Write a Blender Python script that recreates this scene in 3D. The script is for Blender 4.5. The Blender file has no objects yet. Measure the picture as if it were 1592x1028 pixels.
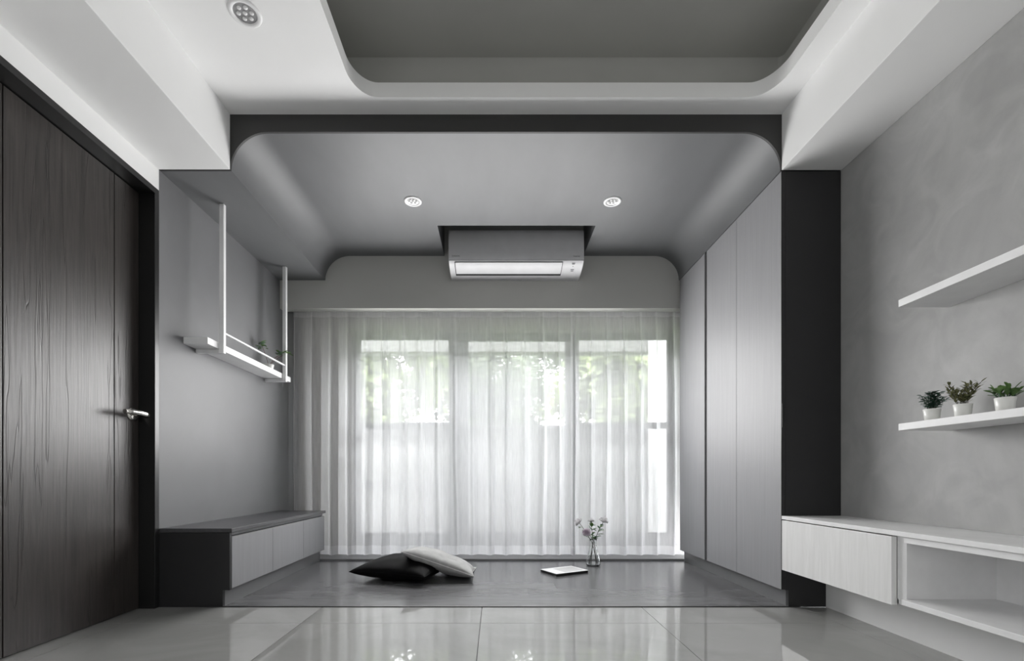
import bpy, bmesh, math, random
from mathutils import Vector, Matrix, noise
from mathutils.geometry import tessellate_polygon

random.seed(7)
sc = bpy.context.scene
COL = sc.collection
PI = math.pi

# ------------------------------------------------------------------ camera
S = 0.00323          # metres per unit on the alcove's front plane
D1 = 2.39            # distance from the camera to that plane
H = 0.649            # eye height
FPX = D1 / S
def U(v): return v * S
def ZU(v): return H + v * S
def YD(d): return d * D1

cd = bpy.data.cameras.new('camera')
cam = bpy.data.objects.new('camera', cd)
COL.objects.link(cam)
cam.location = (0, 0, H)
cam.rotation_euler = (PI / 2, 0, 0)
cd.sensor_width = 36
cd.lens = FPX / 1592 * 36
cd.shift_x = 26 / 1592
cd.shift_y = 229 / 1592
cd.clip_start = 0.05
cd.clip_end = 200
sc.camera = cam

# ------------------------------------------------------------------ light
SKY = 14.5
world = bpy.data.worlds.new('overcast_sky')
sc.world = world
world.use_nodes = True
wn = world.node_tree.nodes
wn['Background'].inputs['Color'].default_value = (0.975, 0.98, 1.0, 1)
wn['Background'].inputs['Strength'].default_value = SKY

def portal(name, loc, rot, sx, sy):
    l = bpy.data.lights.new(name, 'AREA')
    l.shape = 'RECTANGLE'; l.size = sx; l.size_y = sy
    l.cycles.is_portal = True
    o = bpy.data.objects.new(name, l)
    o.location = loc; o.rotation_euler = rot
    COL.objects.link(o)
WIN_Y = YD(1.72)
portal('window_portal', (0.18, WIN_Y + 0.17, 0.97), (-PI / 2, 0, 0), 2.85, 1.85)
portal('fill_window_portal', (-1.80, -1.225, 1.25), (0, -PI / 2, 0), 1.7, 0.55)
portal('fill_window_portal', (1.86, -1.225, 1.25), (0, PI / 2, 0), 1.7, 0.55)

def fill_lamp(name, loc, rot, sx, sy, power, col, spread):
    l = bpy.data.lights.new(name, 'AREA')
    l.shape = 'RECTANGLE'; l.size = sx; l.size_y = sy; l.energy = power; l.color = col
    l.spread = math.radians(spread)
    o = bpy.data.objects.new(name, l)
    o.location = loc; o.rotation_euler = rot
    COL.objects.link(o)
fill_lamp('curtain_fill_lamp', (-0.05, YD(1.612), 1.32), (-PI / 2, 0, 0), 2.2, 0.90, 54, (1.0, 0.99, 0.99), 166)  # added lamp just inside the curtain, boosts the window light in the room

sc.view_settings.view_transform = 'Standard'
sc.view_settings.look = 'None'
sc.view_settings.exposure = 0.0
sc.view_settings.gamma = 1.0
sc.view_settings.use_curve_mapping = False
sc.cycles.use_denoising = True
sc.cycles.max_bounces = 12
sc.cycles.diffuse_bounces = 7
sc.cycles.glossy_bounces = 4
sc.cycles.transmission_bounces = 8
sc.cycles.transparent_max_bounces = 16
sc.cycles.sample_clamp_indirect = 6.0
sc.cycles.caustics_reflective = False
sc.cycles.caustics_refractive = False

# ------------------------------------------------------------------ materials
def newmat(name):
    m = bpy.data.materials.new(name); m.use_nodes = True
    return m, m.node_tree.nodes, m.node_tree.links, m.node_tree.nodes['Principled BSDF']

def coords(n, l, scale, kind='Object', rot=(0, 0, 0)):
    tc = n.new('ShaderNodeTexCoord'); mp = n.new('ShaderNodeMapping')
    mp.inputs['Scale'].default_value = scale
    mp.inputs['Rotation'].default_value = rot
    if kind == 'World':
        g = n.new('ShaderNodeNewGeometry'); l.new(g.outputs['Position'], mp.inputs['Vector'])
    else:
        l.new(tc.outputs[kind], mp.inputs['Vector'])
    return mp.outputs['Vector']

def noise_ramp(n, l, vec, c0, c1, scale=4, detail=5, rough=0.55, dist=0.0, p0=0.3, p1=0.7):
    t = n.new('ShaderNodeTexNoise')
    t.inputs['Scale'].default_value = scale; t.inputs['Detail'].default_value = detail
    t.inputs['Roughness'].default_value = rough; t.inputs['Distortion'].default_value = dist
    l.new(vec, t.inputs['Vector'])
    r = n.new('ShaderNodeValToRGB')
    r.color_ramp.elements[0].color = (*c0, 1); r.color_ramp.elements[0].position = p0
    r.color_ramp.elements[1].color = (*c1, 1); r.color_ramp.elements[1].position = p1
    l.new(t.outputs['Fac'], r.inputs['Fac'])
    return t, r

def add_bump(n, l, b, height, strength, dist=0.002):
    bp = n.new('ShaderNodeBump'); bp.inputs['Strength'].default_value = strength
    bp.inputs['Distance'].default_value = dist
    l.new(height, bp.inputs['Height']); l.new(bp.outputs['Normal'], b.inputs['Normal'])

def mul(c, k): return tuple(min(1, x * k) for x in c)

def paint(name, col, rough=0.6, var=0.05, scale=3, bump=0.05, spec=0.4, stretch=(1, 1, 1)):
    m, n, l, b = newmat(name)
    v = coords(n, l, stretch, 'World')
    t, r = noise_ramp(n, l, v, mul(col, 1 - var), mul(col, 1 + var), scale)
    l.new(r.outputs['Color'], b.inputs['Base Color'])
    b.inputs['Roughness'].default_value = rough
    b.inputs['Specular IOR Level'].default_value = spec
    if bump:
        t2 = n.new('ShaderNodeTexNoise'); t2.inputs['Scale'].default_value = 220
        l.new(v, t2.inputs['Vector'])
        add_bump(n, l, b, t2.outputs['Fac'], bump, 0.001)
    return m

def plain(name, col, rough=0.5, metal=0.0, spec=0.5):
    m, n, l, b = newmat(name)
    v = coords(n, l, (1, 1, 1), 'Object')
    t, r = noise_ramp(n, l, v, mul(col, 0.96), mul(col, 1.04), 12)
    l.new(r.outputs['Color'], b.inputs['Base Color'])
    b.inputs['Roughness'].default_value = rough; b.inputs['Metallic'].default_value = metal
    b.inputs['Specular IOR Level'].default_value = spec
    return m

def wood(name, c0, c1, rough, stretch, scale=6, bump=0.3, rnd=0.0, spec=0.5):
    m, n, l, b = newmat(name)
    v = coords(n, l, stretch, 'World')
    t, r = noise_ramp(n, l, v, c0, c1, scale, 8, 0.62, 0.6)
    out = r.outputs['Color']
    if rnd:
        oi = n.new('ShaderNodeObjectInfo'); mr = n.new('ShaderNodeMapRange')
        mr.inputs['To Min'].default_value = 1 - rnd; mr.inputs['To Max'].default_value = 1 + rnd
        l.new(oi.outputs['Random'], mr.inputs['Value'])
        mx = n.new('ShaderNodeVectorMath'); mx.operation = 'SCALE'
        l.new(out, mx.inputs[0]); l.new(mr.outputs['Result'], mx.inputs['Scale'])
        out = mx.outputs['Vector']
    l.new(out, b.inputs['Base Color'])
    b.inputs['Roughness'].default_value = rough
    b.inputs['Specular IOR Level'].default_value = spec
    if bump: add_bump(n, l, b, t.outputs['Fac'], bump, 0.002)
    return m

M = {}
M['white'] = paint('white_wall_paint', (0.86, 0.86, 0.855), 0.7, 0.012)
M['tray'] = paint('grey_tray_paint', (0.44, 0.44, 0.415), 0.75, 0.03)
M['traylip'] = paint('pale_lip_paint', (0.62, 0.62, 0.61), 0.7, 0.02)
M['alcove'] = paint('grey_alcove_paint', (0.150, 0.153, 0.157), 0.5, 0.13, 2.2, stretch=(1, 0.35, 1))
M['fascia'] = paint('charcoal_fascia_paint', (0.035, 0.035, 0.034), 0.6, 0.05)
M['greywall'] = paint('grey_wall_paint', (0.175, 0.176, 0.182), 0.5, 0.05, 2.5)
M['pelmet'] = paint('warm_grey_pelmet_paint', (0.50, 0.50, 0.475), 0.7, 0.02)
M['black_lam'] = plain('black_laminate', (0.020, 0.020, 0.021), 0.45)
M['sill'] = paint('grey_sill_stone', (0.22, 0.22, 0.225), 0.4, 0.06, 6)
M['lacquer'] = wood('white_grained_laminate', (0.70, 0.70, 0.69), (0.80, 0.80, 0.795), 0.45, (9, 9, 0.7), 5, 0.15)
M['whitemetal'] = plain('white_painted_metal', (0.82, 0.82, 0.82), 0.4)
M['whiteshelf'] = plain('white_shelf_lacquer', (0.80, 0.80, 0.80), 0.45)
M['greylam'] = wood('grey_wood_laminate', (0.255, 0.255, 0.263), (0.285, 0.285, 0.294), 0.52, (16, 16, 0.5), 4, 0.03, 0.0, 0.4)
M['greytop'] = wood('grey_bench_top', (0.06, 0.06, 0.063), (0.085, 0.085, 0.09), 0.35, (9, 0.6, 9), 5, 0.08)
M['kick'] = plain('grey_kickboard', (0.16, 0.16, 0.165), 0.35)
M['plank'] = wood('dark_grey_plank', (0.10, 0.10, 0.104), (0.15, 0.15, 0.156), 0.22, (0.8, 5, 5), 3.0, 0.04, 0.07)
M['dark'] = plain('dark_shadow_gap', (0.01, 0.01, 0.01), 0.7)
M['plastic'] = plain('white_plastic', (0.57, 0.57, 0.58), 0.4)
M['ring'] = plain('white_lamp_ring', (0.82, 0.82, 0.82), 0.35)
M['chrome'] = plain('satin_chrome', (0.78, 0.76, 0.72), 0.18, 1.0)
M['alu'] = plain('white_window_frame', (0.085, 0.085, 0.092), 0.4)
M['pot'] = plain('white_ceramic', (0.80, 0.80, 0.77), 0.3)
M['soil'] = plain('dark_soil', (0.03, 0.022, 0.015), 0.9)
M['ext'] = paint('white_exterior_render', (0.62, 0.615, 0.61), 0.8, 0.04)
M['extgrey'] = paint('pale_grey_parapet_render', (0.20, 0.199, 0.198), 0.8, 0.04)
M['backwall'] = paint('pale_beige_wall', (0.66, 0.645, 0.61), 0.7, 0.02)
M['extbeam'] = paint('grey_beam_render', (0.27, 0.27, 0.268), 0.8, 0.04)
M['extsunlit'] = paint('sunlit_white_render', (0.90, 0.90, 0.89), 0.8, 0.02)  # sunlight on the balcony side wall put into a lighter base colour
M['extfloor'] = paint('grey_balcony_tile', (0.62, 0.62, 0.61), 0.6, 0.05)
M['ground'] = paint('green_ground', (0.10, 0.14, 0.06), 0.9, 0.2)
M['bark'] = plain('brown_bark', (0.08, 0.055, 0.04), 0.9)
M['stem'] = plain('brown_stem', (0.05, 0.05, 0.03), 0.6)
M['text'] = plain('grey_print', (0.10, 0.10, 0.11), 0.5)
M['lens'] = plain('clear_lamp_lens', (0.75, 0.75, 0.75), 0.12)
M['lampgrey'] = plain('grey_lamp_reflector', (0.45, 0.45, 0.45), 0.25, 0.6)

# polished porcelain tile with faint veins
m, n, l, b = newmat('polished_white_tile')
v = coords(n, l, (1, 1, 1), 'World')
t, r = noise_ramp(n, l, v, (0.32, 0.32, 0.31), (0.37, 0.37, 0.36), 1.6, 7, 0.6, 1.5, 0.35, 0.6)
l.new(r.outputs['Color'], b.inputs['Base Color'])
b.inputs['Roughness'].default_value = 0.02; b.inputs['IOR'].default_value = 2.2
M['tile'] = m
M['grout'] = plain('grey_grout', (0.07, 0.07, 0.07), 0.9)

# trowelled concrete plaster
m, n, l, b = newmat('trowelled_grey_plaster')
v = coords(n, l, (1, 1, 1), 'World')
t1, r1 = noise_ramp(n, l, v, (0.33, 0.33, 0.322), (0.41, 0.41, 0.405), 1.7, 9, 0.62, 1.2, 0.30, 0.72)
t2 = n.new('ShaderNodeTexNoise'); t2.inputs['Scale'].default_value = 5; t2.inputs['Detail'].default_value = 8
t2.inputs['Distortion'].default_value = 1.6; l.new(v, t2.inputs['Vector'])
r2 = n.new('ShaderNodeValToRGB')
r2.color_ramp.elements[0].position = 0.38; r2.color_ramp.elements[0].color = (0.93, 0.93, 0.93, 1)
r2.color_ramp.elements[1].position = 0.66; r2.color_ramp.elements[1].color = (1.07, 1.07, 1.07, 1)
l.new(t2.outputs['Fac'], r2.inputs['Fac'])
vm = n.new('ShaderNodeVectorMath'); vm.operation = 'MULTIPLY'
l.new(r1.outputs['Color'], vm.inputs[0]); l.new(r2.outputs['Color'], vm.inputs[1])
l.new(vm.outputs['Vector'], b.inputs['Base Color'])
b.inputs['Roughness'].default_value = 0.5
add_bump(n, l, b, t2.outputs['Fac'], 0.12, 0.004)
M['concrete'] = m

# dark brown oak door veneer: vertical grain with cracks in relief
m, n, l, b = newmat('dark_oak_veneer')
v = coords(n, l, (1, 9, 0.55), 'World')
t, r = noise_ramp(n, l, v, (0.020, 0.017, 0.0155), (0.052, 0.044, 0.040), 5, 9, 0.65, 0.9, 0.3, 0.72)
l.new(r.outputs['Color'], b.inputs['Base Color'])
v3 = coords(n, l, (1, 5.0, 0.22), 'World')      # wandering cracks along the grain
t3 = n.new('ShaderNodeTexNoise'); t3.inputs['Scale'].default_value = 1.9; t3.inputs['Detail'].default_value = 3; t3.inputs['Roughness'].default_value = 0.6
l.new(v3, t3.inputs['Vector'])
ck = n.new('ShaderNodeValToRGB'); ck.color_ramp.elements[0].position = 0.495; ck.color_ramp.elements[1].position = 0.505
ck.color_ramp.elements[0].color = (1, 1, 1, 1); ck.color_ramp.elements[1].color = (1, 1, 1, 1)
me_ = ck.color_ramp.elements.new(0.5); me_.color = (0.5, 0.5, 0.5, 1)
l.new(t3.outputs['Fac'], ck.inputs['Fac'])
mc = n.new('ShaderNodeVectorMath'); mc.operation = 'MULTIPLY'
l.new(r.outputs['Color'], mc.inputs[0]); l.new(ck.outputs['Color'], mc.inputs[1]); l.new(mc.outputs['Vector'], b.inputs['Base Color'])
v2 = coords(n, l, (1, 24, 0.9), 'World')
t2 = n.new('ShaderNodeTexNoise'); t2.inputs['Scale'].default_value = 4; t2.inputs['Detail'].default_value = 6
l.new(v2, t2.inputs['Vector'])
ad = n.new('ShaderNodeMath'); ad.operation = 'ADD'
hf = n.new('ShaderNodeMath'); hf.operation = 'MULTIPLY'; hf.inputs[1].default_value = 0.6; l.new(t2.outputs['Fac'], hf.inputs[0])
l.new(ck.outputs['Color'], ad.inputs[0]); l.new(hf.outputs[0], ad.inputs[1])
b.inputs['Roughness'].default_value = 0.37; b.inputs['Specular IOR Level'].default_value = 0.6
add_bump(n, l, b, ad.outputs['Value'], 0.40, 0.003)
M['oak'] = m
M['jamb'] = plain('black_door_frame', (0.012, 0.012, 0.012), 0.32)

# sheer curtain: woven threads let part of the view straight through
def sheer(name, cover):
    m = bpy.data.materials.new(name); m.use_nodes = True
    n, l = m.node_tree.nodes, m.node_tree.links
    n.remove(n['Principled BSDF'])
    out = n['Material Output']
    tr = n.new('ShaderNodeBsdfTransparent')
    df = n.new('ShaderNodeBsdfDiffuse'); df.inputs['Color'].default_value = (0.955, 0.95, 0.96, 1)
    tl = n.new('ShaderNodeBsdfTranslucent'); tl.inputs['Color'].default_value = (0.955, 0.95, 0.96, 1)
    m1 = n.new('ShaderNodeMixShader'); m1.inputs['Fac'].default_value = 0.74
    l.new(df.outputs[0], m1.inputs[1]); l.new(tl.outputs[0], m1.inputs[2])
    m2 = n.new('ShaderNodeMixShader')
    v = coords(n, l, (60, 60, 3), 'World')
    t, r = noise_ramp(n, l, v, (cover - 0.04,) * 3, (cover + 0.04,) * 3, 3, 2)
    g = n.new('ShaderNodeNewGeometry')
    dt = n.new('ShaderNodeVectorMath'); dt.operation = 'DOT_PRODUCT'
    l.new(g.outputs['Normal'], dt.inputs[0]); l.new(g.outputs['Incoming'], dt.inputs[1])
    ab = n.new('ShaderNodeMath'); ab.operation = 'ABSOLUTE'; l.new(dt.outputs['Value'], ab.inputs[0])
    mxm = n.new('ShaderNodeMath'); mxm.operation = 'MAXIMUM'; mxm.inputs[1].default_value = 0.08; l.new(ab.outputs[0], mxm.inputs[0])
    dv = n.new('ShaderNodeMath'); dv.operation = 'DIVIDE'; dv.inputs[0].default_value = 1.0; l.new(mxm.outputs[0], dv.inputs[1])
    om = n.new('ShaderNodeMath'); om.operation = 'SUBTRACT'; om.inputs[0].default_value = 1.0; l.new(r.outputs['Color'], om.inputs[1])
    pw = n.new('ShaderNodeMath'); pw.operation = 'POWER'; l.new(om.outputs[0], pw.inputs[0]); l.new(dv.outputs[0], pw.inputs[1])
    o2 = n.new('ShaderNodeMath'); o2.operation = 'SUBTRACT'; o2.inputs[0].default_value = 1.0; l.new(pw.outputs[0], o2.inputs[1])
    l.new(o2.outputs[0], m2.inputs['Fac'])   # threads seen edge-on close up
    l.new(tr.outputs[0], m2.inputs[1]); l.new(m1.outputs[0], m2.inputs[2])
    l.new(m2.outputs[0], out.inputs['Surface'])
    return m
M['sheer'] = sheer('white_sheer_voile', 0.58)
M['sheer2'] = sheer('white_voile_doubled', 0.72)

# window pane: mostly clear, slight mirror
m = bpy.data.materials.new('window_glass'); m.use_nodes = True
n, l = m.node_tree.nodes, m.node_tree.links
n.remove(n['Principled BSDF'])
tr = n.new('ShaderNodeBsdfTransparent'); tr.inputs['Color'].default_value = (0.95, 0.96, 0.96, 1)
gl = n.new('ShaderNodeBsdfGlossy'); gl.inputs['Roughness'].default_value = 0.0
mx = n.new('ShaderNodeMixShader'); mx.inputs['Fac'].default_value = 0.05
l.new(tr.outputs[0], mx.inputs[1]); l.new(gl.outputs[0], mx.inputs[2])
l.new(mx.outputs[0], n['Material Output'].inputs['Surface'])
M['pane'] = m
m, n, l, b = newmat('clear_vase_glass')
b.inputs['Base Color'].default_value = (0.97, 0.985, 0.98, 1)
b.inputs['Transmission Weight'].default_value = 1.0
b.inputs['Roughness'].default_value = 0.0; b.inputs['IOR'].default_value = 1.45
M['glass'] = m

def fabric(name, col, rough=0.9, sheen=0.2, weave=900):
    m, n, l, b = newmat(name)
    v = coords(n, l, (1, 1, 1), 'Object')
    t, r = noise_ramp(n, l, v, mul(col, 0.85), mul(col, 1.12), 26, 6)
    l.new(r.outputs['Color'], b.inputs['Base Color'])
    b.inputs['Roughness'].default_value = rough
    b.inputs['Sheen Weight'].default_value = sheen; b.inputs['Specular IOR Level'].default_value = 0.12
    w = n.new('ShaderNodeTexNoise'); w.inputs['Scale'].default_value = weave * 0.3
    l.new(v, w.inputs['Vector'])
    add_bump(n, l, b, w.outputs['Fac'], 0.35, 0.002)
    return m
M['blackcloth'] = fabric('black_cotton', (0.004, 0.004, 0.0045), 0.8, 0.0)
M['greycloth'] = fabric('pale_grey_linen', (0.38, 0.38, 0.375))

M['linenseam'] = fabric('light_linen_seam', (0.66, 0.66, 0.65))
def leafmat(name, c0, c1, rough=0.45, thru=0.3):
    m, n, l, b = newmat(name)
    oi = n.new('ShaderNodeObjectInfo')
    v = coords(n, l, (1, 1, 1), 'World')
    t, r = noise_ramp(n, l, v, c0, c1, 60, 3)
    l.new(r.outputs['Color'], b.inputs['Base Color'])
    b.inputs['Roughness'].default_value = rough
    tl = n.new('ShaderNodeBsdfTranslucent'); mx = n.new('ShaderNodeMixShader'); mx.inputs['Fac'].default_value = thru
    l.new(r.outputs['Color'], tl.inputs['Color']); l.new(b.outputs[0], mx.inputs[1]); l.new(tl.outputs[0], mx.inputs[2])
    l.new(mx.outputs[0], n['Material Output'].inputs['Surface'])
    return m
M['leaf_dark'] = leafmat('dark_bluish_green_leaf', (0.05, 0.12, 0.085), (0.12, 0.25, 0.18))
M['leaf_olive'] = leafmat('olive_green_leaf', (0.10, 0.12, 0.05), (0.23, 0.22, 0.11))
M['leaf_green'] = leafmat('fresh_green_leaf', (0.05, 0.11, 0.03), (0.15, 0.27, 0.08))
M['leaf_pale'] = leafmat('greyish_green_leaf', (0.07, 0.13, 0.08), (0.15, 0.24, 0.15))
M['petal'] = leafmat('greyish_white_petal', (0.74, 0.73, 0.74), (0.84, 0.83, 0.84), 0.7, 0.5)
M['lilac'] = leafmat('pale_lilac_petal', (0.66, 0.58, 0.66), (0.80, 0.73, 0.78), 0.7, 0.5)
for i, (a, c) in enumerate((((0.04, 0.06, 0.02), (0.36, 0.42, 0.22)), ((0.03, 0.045, 0.03), (0.27, 0.31, 0.23)))):
    m = bpy.data.materials.new('tree_leaf'); m.use_nodes = True
    n, l = m.node_tree.nodes, m.node_tree.links
    b = n['Principled BSDF']
    v = coords(n, l, (1, 1, 1), 'World')
    t, r = noise_ramp(n, l, v, a, c, 2.6, 4, 0.6, 0.0, 0.40, 0.62)
    tl = n.new('ShaderNodeBsdfTranslucent'); mx = n.new('ShaderNodeMixShader'); mx.inputs['Fac'].default_value = 0.45
    l.new(r.outputs['Color'], b.inputs['Base Color']); l.new(r.outputs['Color'], tl.inputs['Color'])
    b.inputs['Roughness'].default_value = 0.5
    l.new(b.outputs[0], mx.inputs[1]); l.new(tl.outputs[0], mx.inputs[2])
    l.new(mx.outputs[0], n['Material Output'].inputs['Surface'])
    M['tree%d' % i] = m

# ------------------------------------------------------------------ mesh helpers
class MB:
    def __init__(self): self.v = []; self.f = []; self.sm = []
    def add(self, vs, fs, smooth=False):
        k = len(self.v); self.v += [tuple(p) for p in vs]
        for f in fs: self.f.append(tuple(i + k for i in f)); self.sm.append(smooth)
        return self
    def box(self, x0, x1, y0, y1, z0, z1):
        return self.add([(x0, y0, z0), (x1, y0, z0), (x1, y1, z0), (x0, y1, z0), (x0, y0, z1), (x1, y0, z1), (x1, y1, z1), (x0, y1, z1)],
                        [(0, 3, 2, 1), (4, 5, 6, 7), (0, 1, 5, 4), (1, 2, 6, 5), (2, 3, 7, 6), (3, 0, 4, 7)])
    def prism_y(self, pts, y0, y1, smooth=False):      # polygon in XZ pushed along Y
        n = len(pts)
        self.add([(x, y0, z) for x, z in pts] + [(x, y1, z) for x, z in pts],
                 [(i, (i + 1) % n, (i + 1) % n + n, i + n) for i in range(n)], smooth)
        for t in tessellate_polygon([[Vector((x, z, 0)) for x, z in pts]]):
            self.add([(pts[i][0], y0, pts[i][1]) for i in t], [(0, 1, 2)])
            self.add([(pts[i][0], y1, pts[i][1]) for i in t], [(2, 1, 0)])
        return self
    def prism_x(self, pts, x0, x1, smooth=False):      # polygon in YZ pushed along X
        n = len(pts)
        self.add([(x0, y, z) for y, z in pts] + [(x1, y, z) for y, z in pts],
                 [(i, (i + 1) % n, (i + 1) % n + n, i + n) for i in range(n)], smooth)
        for t in tessellate_polygon([[Vector((y, z, 0)) for y, z in pts]]):
            self.add([(x0, *pts[i]) for i in t], [(0, 1, 2)])
            self.add([(x1, *pts[i]) for i in t], [(2, 1, 0)])
        return self
    def prism_z(self, loops, z0, z1, smooth=False):    # outline with holes pushed along Z
        flat = [p for lp in loops for p in lp]
        for t in tessellate_polygon([[Vector((x, y, 0)) for x, y in lp] for lp in loops]):
            self.add([(*flat[i], z0) for i in t], [(0, 1, 2)])
            self.add([(*flat[i], z1) for i in t], [(2, 1, 0)])
        for lp in loops:
            n = len(lp)
            self.add([(*p, z0) for p in lp] + [(*p, z1) for p in lp],
                     [(i, (i + 1) % n, (i + 1) % n + n, i + n) for i in range(n)], smooth)
        return self
    def tube(self, pts, r, seg=8, r1=None, caps=True):
        pts = [Vector(p) for p in pts]; n = len(pts); base = len(self.v)
        up = Vector((0.13, 0.31, 0.94)); vs = []
        for i, p in enumerate(pts):
            d = (pts[min(i + 1, n - 1)] - pts[max(i - 1, 0)]).normalized()
            a = d.cross(up)
            if a.length < 1e-3: a = d.cross(Vector((1, 0, 0)))
            a.normalize(); b2 = d.cross(a)
            rr = r if r1 is None else r + (r1 - r) * i / (n - 1)
            vs += [p + (a * math.cos(2 * PI * k / seg) + b2 * math.sin(2 * PI * k / seg)) * rr for k in range(seg)]
        fs = [(i * seg + k, i * seg + (k + 1) % seg, (i + 1) * seg + (k + 1) % seg, (i + 1) * seg + k)
              for i in range(n - 1) for k in range(seg)]
        self.add(vs, fs, True)
        if caps: self.add(vs[:seg] + vs[-seg:], [tuple(range(seg))[::-1], tuple(range(seg, 2 * seg))])
        return self
    def lathe(self, prof, seg=32, c=(0, 0, 0), axis='Z'):
        vs = []
        for r, z in prof:
            for k in range(seg):
                a = 2 * PI * k / seg
                p = (r * math.cos(a), r * math.sin(a), z) if axis == 'Z' else (z, r * math.cos(a), r * math.sin(a))
                vs.append((c[0] + p[0], c[1] + p[1], c[2] + p[2]))
        n = len(prof)
        fs = [(i * seg + k, i * seg + (k + 1) % seg, (i + 1) * seg + (k + 1) % seg, (i + 1) * seg + k)
              for i in range(n - 1) for k in range(seg)]
        return self.add(vs, fs, True)
    def leaf(self, base, d, nrm, L, W, bend=0.15, spoon=False):
        d = Vector(d).normalized(); nrm = Vector(nrm); s = d.cross(nrm)
        if s.length < 1e-3: s = d.cross(Vector((1, 0.2, 0)))
        s.normalize(); u = s.cross(d); base = Vector(base)
        vs = [base]
        prof = ((0.25, 0.42), (0.62, 1.0), (0.88, 0.72)) if spoon else ((0.25, 0.8), (0.55, 1.0), (0.82, 0.6))
        for t, w in prof:
            c = base + d * L * t - u * bend * L * t * t
            vs += [c + s * W * 0.5 * w + u * W * 0.12, c - u * 0.0, c - s * W * 0.5 * w + u * W * 0.12]
        vs.append(base + d * L - u * bend * L)
        fs = [(0, 1, 2), (0, 2, 3)]
        for i in range(2):
            a = 1 + 3 * i
            fs += [(a, a + 3, a + 4, a + 1), (a + 1, a + 4, a + 5, a + 2)]
        fs += [(7, 10, 8), (8, 10, 9)]
        return self.add(vs, fs, True)

def link(name, mb, mat, parent=None, bevel=0.0, fix=True, local=False, seg=2):
    me = bpy.data.meshes.new(name)
    off = Vector((0, 0, 0))
    if parent is not None and not local:
        p = parent
        while p is not None: off += Vector(p.location); p = p.parent
    me.from_pydata([tuple(Vector(v) - off) for v in mb.v], [], mb.f)
    me.polygons.foreach_set('use_smooth', mb.sm)
    me.materials.append(M[mat] if isinstance(mat, str) else mat)
    if fix:
        bm = bmesh.new(); bm.from_mesh(me)
        bmesh.ops.remove_doubles(bm, verts=bm.verts, dist=1e-6)
        bmesh.ops.recalc_face_normals(bm, faces=bm.faces)
        bm.to_mesh(me); bm.free()
    me.update()
    o = bpy.data.objects.new(name, me); COL.objects.link(o)
    if parent is not None: o.parent = parent
    if bevel:
        md = o.modifiers.new('bevel', 'BEVEL'); md.width = bevel; md.segments = seg
        md.limit_method = 'ANGLE'; md.angle_limit = 0.6
    return o

def tag(o, label, cat, group=None):
    o['label'] = label; o['category'] = cat
    if group: o['group'] = group
    return o
def thing(name, loc, label, cat, group=None):
    o = bpy.data.objects.new(name, None); COL.objects.link(o)
    o.empty_display_size = 0.1; o.location = loc
    return tag(o, label, cat, group)
def struct(name, mb, mat, bevel=0.0, label=None, parent=None):
    o = link(name, mb, mat, parent, bevel)
    o['kind'] = 'structure'
    if label: o['label'] = label
    return o
def struct_root(name, loc, label):
    o = bpy.data.objects.new(name, None); COL.objects.link(o)
    o.location = loc; o['kind'] = 'structure'; o['label'] = label
    return o
def smooth_by_angle(o, deg=35):
    for p in o.data.polygons: p.use_smooth = True
    try:
        o.data.set_sharp_from_angle(angle=math.radians(deg))
    except Exception: pass

XL = U(-523); XR = U(538); XP = U(514)          # wall faces
YB = YD(1.56)                                    # pelmet face / back of the alcove ceiling
YREAR = -2.6
Z_BEAM = ZU(479); Z_CEIL = ZU(565); Z_ALC = ZU(538)

# ------------------------------------------------------------------ floor
fl = struct_root('floor', (0, 0, 0), 'polished pale grey porcelain tile floor in front of the raised planked alcove')
link('bedding', MB().box(-1.83, 1.86, YREAR, D1 - 0.004, -0.06, -0.008), 'grout', fl)
xs = [-0.0665 + 0.799 * k for k in range(-3, 4)]
ys = [2.123 + 0.267] + [2.123 - 0.799 * k for k in range(7)]
for i in range(len(xs) - 1):
    for j in range(len(ys) - 1):
        x0, x1 = max(xs[i], -1.80), min(xs[i + 1], 1.84)
        y1, y0 = (D1 - 0.005 if j == 0 else ys[j]), max(ys[j + 1], YREAR)
        if x1 - x0 < 0.05 or y1 - y0 < 0.02: continue
        g = 0.0013
        link('tile', MB().box(x0 + g, x1 - g, y0 + g, y1 - g, -0.008, 0.0), 'tile', fl)

pf = struct_root('floor', (0, D1, 0), 'dark grey planked alcove floor with a satin sheen')
link('subfloor', MB().box(XL - 0.12, XR + 0.12, D1 - 0.004, YD(1.565), -0.06, -0.010), 'dark', pf)
rng = random.Random(3)
py = D1 + 0.006
row = 0
while py < YD(1.556):
    y1 = min(py + 0.19, YD(1.557))
    px = XL + 0.02 - rng.uniform(0, 1.0)
    while px < U(470):
        x1 = px + 1.2
        a, c = max(px, U(-440)), min(x1, U(475))
        if c - a > 0.02:
            link('plank', MB().box(a + 0.0003, c - 0.0003, py + 0.0003, y1 - 0.0003, -0.010, 0.0), 'plank', pf)
        px = x1
    py = y1; row += 1
struct('trim_1', MB().box(U(-424), U(456), D1 - 0.0045, D1 + 0.006, -0.01, 0.004), 'black_lam', 0.001, 'thin black edging strip between the tiled floor and the planked floor')
struct('trim_2', MB().box(XL - 0.05, XR + 0.05, YD(1.557), WIN_Y, -0.02, 0.014), 'sill', 0.003, 'low grey stone threshold under the sheer curtain')

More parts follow.
